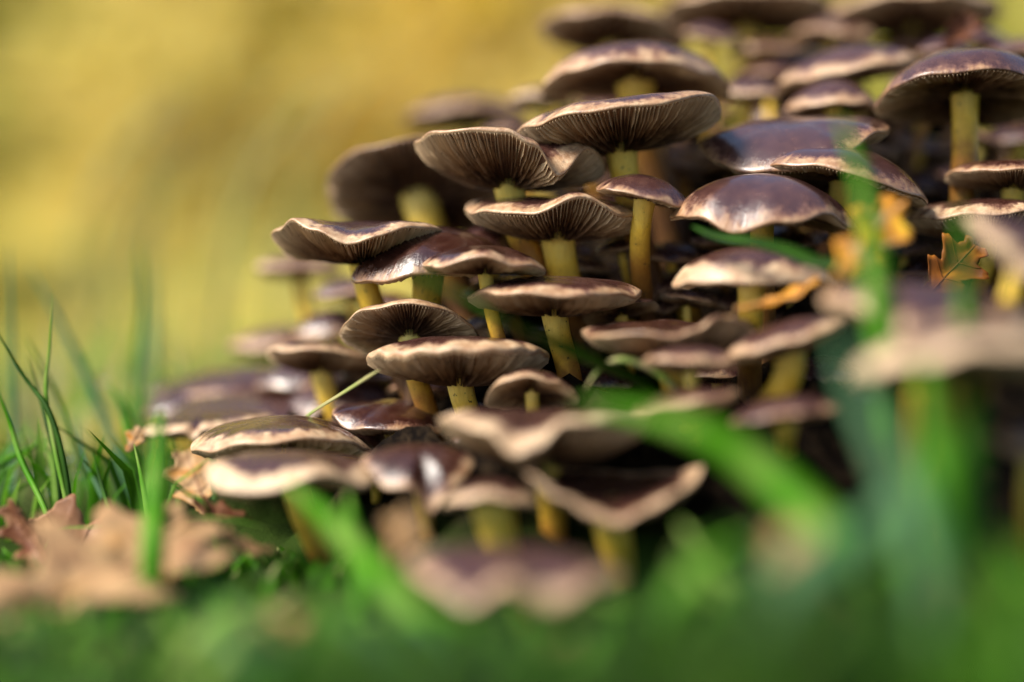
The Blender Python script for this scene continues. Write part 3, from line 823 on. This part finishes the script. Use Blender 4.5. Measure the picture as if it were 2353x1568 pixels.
# ------------------------------------------------------------------ fallen oak leaves
M_SHADED_RUST = mat_leafy('shaded_rusty_leaf_tissue', [(0.0, (0.10, 0.028, 0.008)), (0.5, (0.30, 0.10, 0.012)), (1.0, (0.55, 0.24, 0.02))], 0.3, 0.5, 160, ((0.06, 0.02, 0.01), 110))  # rust hue with the leaf's shade darkened into the ramp
def oak_leaf(base, tip, wpx, label, tint, face=(0, -.6, .8), lobes=4, bend=0.15, cup=0.2, roll=0.0, stalk=True, seed=0, group=None, tvar=.12, mat=None):
    rng = random.Random(seed)
    b, t = P(*base), P(*tip)
    ax = t - b; L = ax.length; ax.normalize()
    f = Vector(face).normalized()
    side = ax.cross(f).normalized()
    nrm = side.cross(ax).normalized()
    hw = wpx / FPX * (base[2] + tip[2]) / 2
    NTt, NS = 56, 10
    pl = [rng.uniform(-.3, .3), rng.uniform(-.3, .3)]
    def half(s, sg):
        env = (math.sin(math.pi * min(1, s * .92 + .04)) ** .7) * (0.55 + 0.55 * s)
        ph = lobes * 2 * math.pi * s + pl[0 if sg < 0 else 1] * 2
        return hw * env * (0.76 + 0.25 * math.cos(ph) + 0.05 * math.sin(ph * 3.3))
    nz = Vector((rng.uniform(0, 9), rng.uniform(0, 9), 0))
    def surf(s, q):
        sg = -1 if q < 0 else 1
        w = half(s, sg) * abs(q)
        al = s * L + w * 0.35                     # lobes point forward
        ang = roll * w / max(hw, 1e-9)
        lat = w if abs(ang) < 1e-4 else math.sin(ang) / (roll / hw)
        lift = cup * w * w / hw + (0 if abs(ang) < 1e-4 else (1 - math.cos(ang)) / (roll / hw))
        lift += bend * L * 4 * (s - .5) ** 2 + 0.05 * L * mnoise.noise(Vector((s * 4, q * 1.7, 0)) + nz) + .012 * L * mnoise.noise(Vector((s * 13, q * 5, 4)) + nz)
        return b + ax * al + side * (sg * lat) + nrm * lift
    V, F, T = [], [], []
    th = 0.00022
    for layer in (0, 1):
        for i in range(NTt + 1):
            s = i / NTt
            for k in range(NS + 1):
                q = -1 + 2 * k / NS
                p = surf(s, q) - nrm * th * layer
                V.append(p)
                T.append(min(1, max(0, tint + tvar * mnoise.noise(Vector((s * 5, q * 2, 7)) + nz) * 2)))
    row = NS + 1; off = (NTt + 1) * row
    for i in range(NTt):
        for k in range(NS):
            a = i * row + k
            F.append((a, a + 1, a + row + 1, a + row))
            F.append((off + a, off + a + row, off + a + row + 1, off + a + 1))
    edge = [i * row for i in range(NTt + 1)] + [NTt * row + k for k in range(1, NS + 1)] + [i * row + NS for i in range(NTt - 1, -1, -1)] + [k for k in range(NS - 1, 0, -1)]
    for a, c in zip(edge, edge[1:] + edge[:1]):
        F.append((a, c, off + c, off + a))
    root = empty('oak_leaf', b)
    tag(root, label, 'leaf', group)
    mesh_obj('leaf_blade', V, F, mat or M_DEAD, root, True, {'tint': ('FLOAT', T)}, b)
    mr = [surf(s / 24, 0) + nrm * .0001 for s in range(25)]
    if stalk:
        mr = [b - ax * L * .16 + nrm * L * .03, b - ax * L * .08] + mr
    n = len(mr)
    TV, TF, _ = tube(mr, [hw * .028 * (1 - .8 * i / n) + .0001 for i in range(n)], 6)
    mesh_obj('midrib', TV, TF, mat or M_DEAD, root, True, {'tint': ('FLOAT', [max(0, tint - .2)] * len(TV))}, b)
    for sg in (-1, 1):
        for k in range(lobes):
            s0 = (k + .35) / (lobes + .3)
            pp = [surf(s0 + .03 * j / 5, sg * (.02 + .85 * j / 5)) + nrm * .00008 for j in range(6)]
            TV, TF, _ = tube(pp, [hw * .013 * (1 - .7 * i / 6) + .00005 for i in range(6)], 5)
            mesh_obj('vein', TV, TF, mat or M_DEAD, root, True, {'tint': ('FLOAT', [max(0, tint - .15)] * len(TV))}, b)
    return root

OL = 'fallen oak leaves round the clump'
oak_leaf((-110, 1475, .352), (450, 1232, .42), 265, 'big tan oak leaf lying slantwise in the grass', .46, (-.1, -.7, .75), 4, .06, .25, seed=3, group=OL)
oak_leaf((250, 1385, .455), (118, 1195, .47), 140, 'pinkish brown oak leaf standing up behind the big tan one', .22, (.1, -1, .3), 2, .12, .3, seed=8, group=OL)
oak_leaf((125, 1330, .445), (34, 1165, .457), 62, 'narrow curled red-brown leaf against the pinkish oak leaf', .1, (-.5, -.9, .2), 3, .12, .6, roll=1.6, seed=5, group=OL)
oak_leaf((20, 1420, .45), (38, 1285, .46), 60, 'small dull brown lobed leaf tip behind the big tan one', .3, (0, -1, .2), 2, .05, .1, seed=6, group=OL)
oak_leaf((560, 1190, .455), (440, 1160, .45), 46, 'wet dark brown leaf scrap glinting beside the tan leaf', .08, (.1, -.5, .8), 3, .1, .3, seed=9, group=OL)
oak_leaf((480, 1190, .50), (430, 1045, .515), 90, 'pale buff leaf upright behind the blurred cream cap', .52, (.2, -1, .1), 3, .06, .1, seed=12, group=OL)
oak_leaf((292, 1040, .505), (322, 985, .51), 30, 'tiny pale leaf bit beside the split cream cap', .55, (0, -1, .2), 2, .05, .1, seed=14, group=OL, stalk=False)
oak_leaf((1915, 655, .40), (2058, 478, .43), 92, 'orange and yellow oak leaf propped upright among the caps', .75, (-.2, -1, .15), 3, .06, .12, seed=15, group=OL, tvar=.3)
oak_leaf((2120, 690, .475), (2235, 570, .482), 86, 'rusty brown oak leaf under the frosted dark cap', .4, (.3, -1, .5), 3, .1, .3, seed=18, group=OL, tvar=.3, mat=M_SHADED_RUST)
oak_leaf((2165, 112, .556), (2232, 44, .56), 52, 'blackish curled leaf scrap sticking up behind the round-topped cap', .0, (-.2, -1, .1), 3, .12, .5, roll=1.2, seed=26, group=OL, tvar=.02)
oak_leaf((1700, 722, .432), (1885, 652, .43), 40, 'thin orange leaf edge lying on the slanted pink-rimmed cap', .74, (0, -.35, 1), 3, .08, .15, seed=19, group=OL)
oak_leaf((900, 1290, .37), (945, 1180, .375), 66, 'blurred tan leaf upright below the hanging pale fold', .5, (.1, -1, .1), 2, .05, .1, seed=21, group=OL)
oak_leaf((150, 1600, .32), (290, 1505, .33), 90, 'blurred pinkish leaf half buried in the near grass', .48, (0, -.8, .6), 3, .05, .1, seed=22, group=OL)
oak_leaf((1950, 1370, .29), (1780, 1230, .30), 80, 'blurred straw-coloured leaf under the teal blade', .52, (.1, -.9, .4), 3, .05, .1, seed=23, group=OL)
oak_leaf((620, 1275, .43), (500, 1235, .42), 50, 'pale brown leaf scrap in the moss next to the big tan leaf', .42, (0, -.6, .8), 3, .1, .2, seed=24, group=OL)

oak_leaf((40, 1545, .325), (120, 1470, .345), 80, 'blurred ochre leaf flat in the moss before the big tan one', .6, (0, -.5, .8), 3, .05, .1, seed=31, group=OL)
oak_leaf((560, 1480, .33), (690, 1420, .345), 70, 'blurred buff leaf scrap in the moss before the slanting blade', .5, (0, -.5, .8), 3, .05, .1, seed=32, group=OL)
oak_leaf((420, 1590, .30), (560, 1545, .305), 80, 'blurred dark brown leaf sunk in the nearest moss', .15, (0, -.5, .8), 3, .05, .1, seed=33, group=OL)

oak_leaf((1180, 1520, .30), (1330, 1470, .31), 80, 'blurred tan leaf on the ground before the ragged pale cap', .5, (0, -.5, .8), 3, .05, .1, seed=34, group=OL)
oak_leaf((1560, 1500, .30), (1700, 1430, .315), 90, 'blurred reddish leaf on the ground before the yellow-green stub', .3, (0, -.5, .8), 3, .05, .1, seed=35, group=OL)
oak_leaf((2090, 1440, .29), (2220, 1330, .30), 90, 'blurred rust-brown leaf between the wide olive blade and the dark edge', .2, (-.1, -.8, .6), 3, .05, .1, seed=36, group=OL)
oak_leaf((760, 1560, .29), (900, 1500, .30), 80, 'blurred grey-brown leaf in the nearest moss under the slanting blade', .35, (0, -.5, .8), 3, .05, .1, seed=37, group=OL)

def leaf_carpet():
    rng = random.Random(77)
    V, F, T = [], [], []
    for _ in range(20000):
        y = 0.75 + 15 * rng.random() ** 2.2
        x = rng.uniform(-.55, .55) * (y + .3)
        s = rng.uniform(.018, .04) * (1 + .05 * y)
        z = ground(x, y) + .004
        m = Matrix.Rotation(rng.uniform(0, 6.28), 3, 'Z') @ Matrix.Rotation(rng.uniform(-.7, .7), 3, 'X') @ Matrix.Rotation(rng.uniform(-.5, .5), 3, 'Y')
        i0 = len(V)
        for q in ((-1, 0, 0), (-.4, -.55, .15), (.5, -.5, .2), (1, 0, .1), (.5, .5, .2), (-.4, .55, .15)):
            p = m @ (Vector(q) * s); V.append((x + p.x, y + p.y, z + abs(p.z)))
        F += [(i0, i0 + 1, i0 + 2, i0 + 3), (i0, i0 + 3, i0 + 4, i0 + 5)]
        T += [rng.choice([.45, .6, .8, .9, 1.0, .25])] * 6
    o = mesh_obj('leaf_litter', V, F, M_AUTUMN, None, True, {'tint': ('FLOAT', T)})
    tag(o, 'carpet of yellow fallen leaves covering the meadow and bank', 'leaves', kind='stuff')
leaf_carpet()

# ------------------------------------------------------------------ dew
def dew(u, v, d, r):
    c = P(u, v, d)
    V, F = [], []
    n, m = 12, 8
    for j in range(m + 1):
        ph = math.pi * j / m
        for k in range(n):
            a = 2 * math.pi * k / n
            V.append((c.x + r * math.sin(ph) * math.cos(a), c.y + r * math.sin(ph) * math.sin(a), c.z + r * 0.9 * math.cos(ph)))
    for j in range(m):
        for k in range(n):
            k2 = (k + 1) % n
            F.append((j * n + k, (j + 1) * n + k, (j + 1) * n + k2, j * n + k2))
    o = mesh_obj('dew_drop', V, F, M_DEW, None, True, None, c)
    o.location = c
    tag(o, 'clear dew drop hanging on a blade in the grass beside the fallen leaves', 'dew drop', 'dew drops on the grass')
for q in ((60, 1084, .55, .002), (104, 1078, .56, .002), (232, 872, .585, .0018), (155, 1050, .53, .0014), (182, 1085, .54, .0016), (100, 1130, .53, .0014)):
    dew(*q)

# ------------------------------------------------------------------ trees behind
def tree(x, y, h, rx, label, tint, seed, n=1700, low=0.08, leaf=.115, name='autumn_tree', cat='tree', group='autumn trees on the bank'):
    rng = random.Random(seed)
    z0 = ground(x, y)
    root = empty(name, (x, y, z0))
    tag(root, label, cat, group)
    V, F = [], []
    def add(pts, rad):
        tv, tf, _ = tube(pts, rad, 8)
        i0 = len(V); V.extend(tv); F.extend([tuple(i0 + k for k in f) for f in tf])
    top = Vector((rng.uniform(-.2, .2), rng.uniform(-.2, .2), h * .92))
    tr = [Vector((0, 0, -.1)).lerp(top, i / 7) + Vector((rng.uniform(-.05, .05), rng.uniform(-.05, .05), 0)) * (i > 0) for i in range(8)]
    add(tr, [h * .026 * (1 - .85 * i / 7) for i in range(8)])
    clumps = []
    for k in range(13):
        t = rng.uniform(low, .85)
        st = Vector((0, 0, -.1)).lerp(top, t)
        a = rng.uniform(0, 6.28); ln = rx * rng.uniform(.55, 1.0) * (1.1 - .6 * t)
        en = st + Vector((math.cos(a) * ln, math.sin(a) * ln, ln * rng.uniform(.0, .5)))
        add([st, st.lerp(en, .5) + Vector((0, 0, .08)), en], [h * .010 * (1 - .6 * t), h * .006 * (1 - .6 * t), h * .002])
        clumps += [(en, rng.uniform(.35, .6) * rx), (st.lerp(en, .55), rng.uniform(.3, .5) * rx)]
    clumps.append((top, .5 * rx))
    clumps += [(Vector((0, 0, 0)).lerp(top, q), .55 * rx) for q in (.05, .15, .25, .35, .5, .65)]
    mesh_obj('trunk', V, F, M_BARK, root)
    LV, LF, LT = [], [], []
    for _ in range(n):
        c, r = rng.choice(clumps)
        p = Vector((rng.gauss(0, 1), rng.gauss(0, 1), rng.gauss(0, .75)))
        p = c + p * r * .52
        if p.z < .02: p.z = rng.uniform(.02, .3)
        s = leaf * rng.uniform(.6, 1.3)
        m = Matrix.Rotation(rng.uniform(0, 6.28), 3, 'Z') @ Matrix.Rotation(rng.uniform(-1.2, 1.2), 3, 'X') @ Matrix.Rotation(rng.uniform(-.8, .8), 3, 'Y')
        i0 = len(LV)
        for q in ((-1, 0, 0), (0, -.55, .12), (1, 0, 0), (0, .55, .12)):
            LV.append(p + m @ (Vector(q) * s))
        LF += [(i0, i0 + 1, i0 + 2), (i0, i0 + 2, i0 + 3)]
        LT += [min(1, max(0, tint + rng.uniform(-.12, .12)))] * 4
    mesh_obj('crown', LV, LF, M_AUTUMN, root, True, {'tint': ('FLOAT', LT)})

for (x, y, h, rx, lab, tint, sd_) in (
    (-2.6, 7.0, 3.4, 1.0, 'olive-green bushy tree at the end of the bank', .36, 1),
    (-1.45, 7.6, 3.2, .75, 'dull green tree next to the olive one', .25, 2),
    (-.95, 9.5, 4.0, 1.0, 'tan-leaved tree behind the golden ones', .68, 3),
    (-.1, 7.2, 3.6, .85, 'bright yellow tree right behind the clump', .97, 4),
    (.75, 8.6, 3.6, .95, 'golden yellow tree beside the brightest one', .88, 5),
    (1.7, 7.4, 3.3, .9, 'olive-gold tree behind the topmost caps', .36, 6),
    (2.7, 8.6, 3.8, 1.1, 'ochre tree beyond the golden stem', .5, 7),
    (-3.9, 8.8, 4.0, 1.2, 'dark olive tree farthest out on the bank', .2, 8),
    (-2.1, 11, 4.5, 1.3, 'golden-brown tree rising behind the olive ones', .55, 9),
    (.2, 12.5, 4.8, 1.4, 'tall yellow tree behind the brightest one', .9, 10),
    (2.2, 12.5, 4.8, 1.4, 'tall olive-yellow tree behind the ochre one', .4, 11),
    (4.0, 10.5, 4.4, 1.3, 'copper-gold tree at the far end of the row', .7, 12)):
    tree(x, y, h, rx, lab, tint, sd_)

for i, (x, y, h, rx, tint) in enumerate(((-1.5, 3.9, .75, .34, .3), (-.95, 4.6, 1.0, .42, .6), (-1.9, 5.2, 1.2, .5, .22), (-.35, 5.2, 1.2, .45, .85), (.2, 4.2, .8, .36, .7), (.8, 5.0, 1.1, .45, .45),
                                         (1.4, 4.4, .9, .4, .3), (-.7, 6.0, 1.3, .5, .42), (-2.6, 5.6, 1.3, .55, .5), (1.9, 5.6, 1.3, .5, .6), (-1.3, 5.9, 1.2, .45, .7))):
    tree(x, y, h, rx, ('low %s bush on the bank, with yellow leaves lying round it' % ('olive-green' if tint < .35 else 'straw-yellow' if tint < .65 else 'golden')), tint, 60 + i, n=750, low=.02, leaf=.05,
         name='autumn_bush', cat='bush', group='low bushes on the bank')

def distant_wood():
    rng = random.Random(5)
    V, F, T = [], [], []
    for _ in range(30000):
        y = rng.uniform(17, 24); x = rng.uniform(-15, 15)
        z = ground(x, y) + rng.uniform(0, 4.5) * (1 - .3 * rng.random())
        s = rng.uniform(.16, .34)
        m = Matrix.Rotation(rng.uniform(0, 6.28), 3, 'Z') @ Matrix.Rotation(rng.uniform(-1.3, 1.3), 3, 'X')
        i0 = len(V)
        for q in ((-1, 0, 0), (0, -.6, .1), (1, 0, 0), (0, .6, .1)):
            p = m @ (Vector(q) * s); V.append((x + p.x, y + p.y, z + p.z))
        F += [(i0, i0 + 1, i0 + 2), (i0, i0 + 2, i0 + 3)]
        t = .35 + .5 * mnoise.noise(Vector((x * .35, z * .4, y * .2)))
        T += [min(1, max(0, t + rng.uniform(-.1, .1)))] * 4
    o = mesh_obj('distant_wood', V, F, M_AUTUMN, None, True, {'tint': ('FLOAT', T)})
    tag(o, 'distant yellow and olive autumn wood closing the view', 'wood', kind='stuff')
distant_wood()
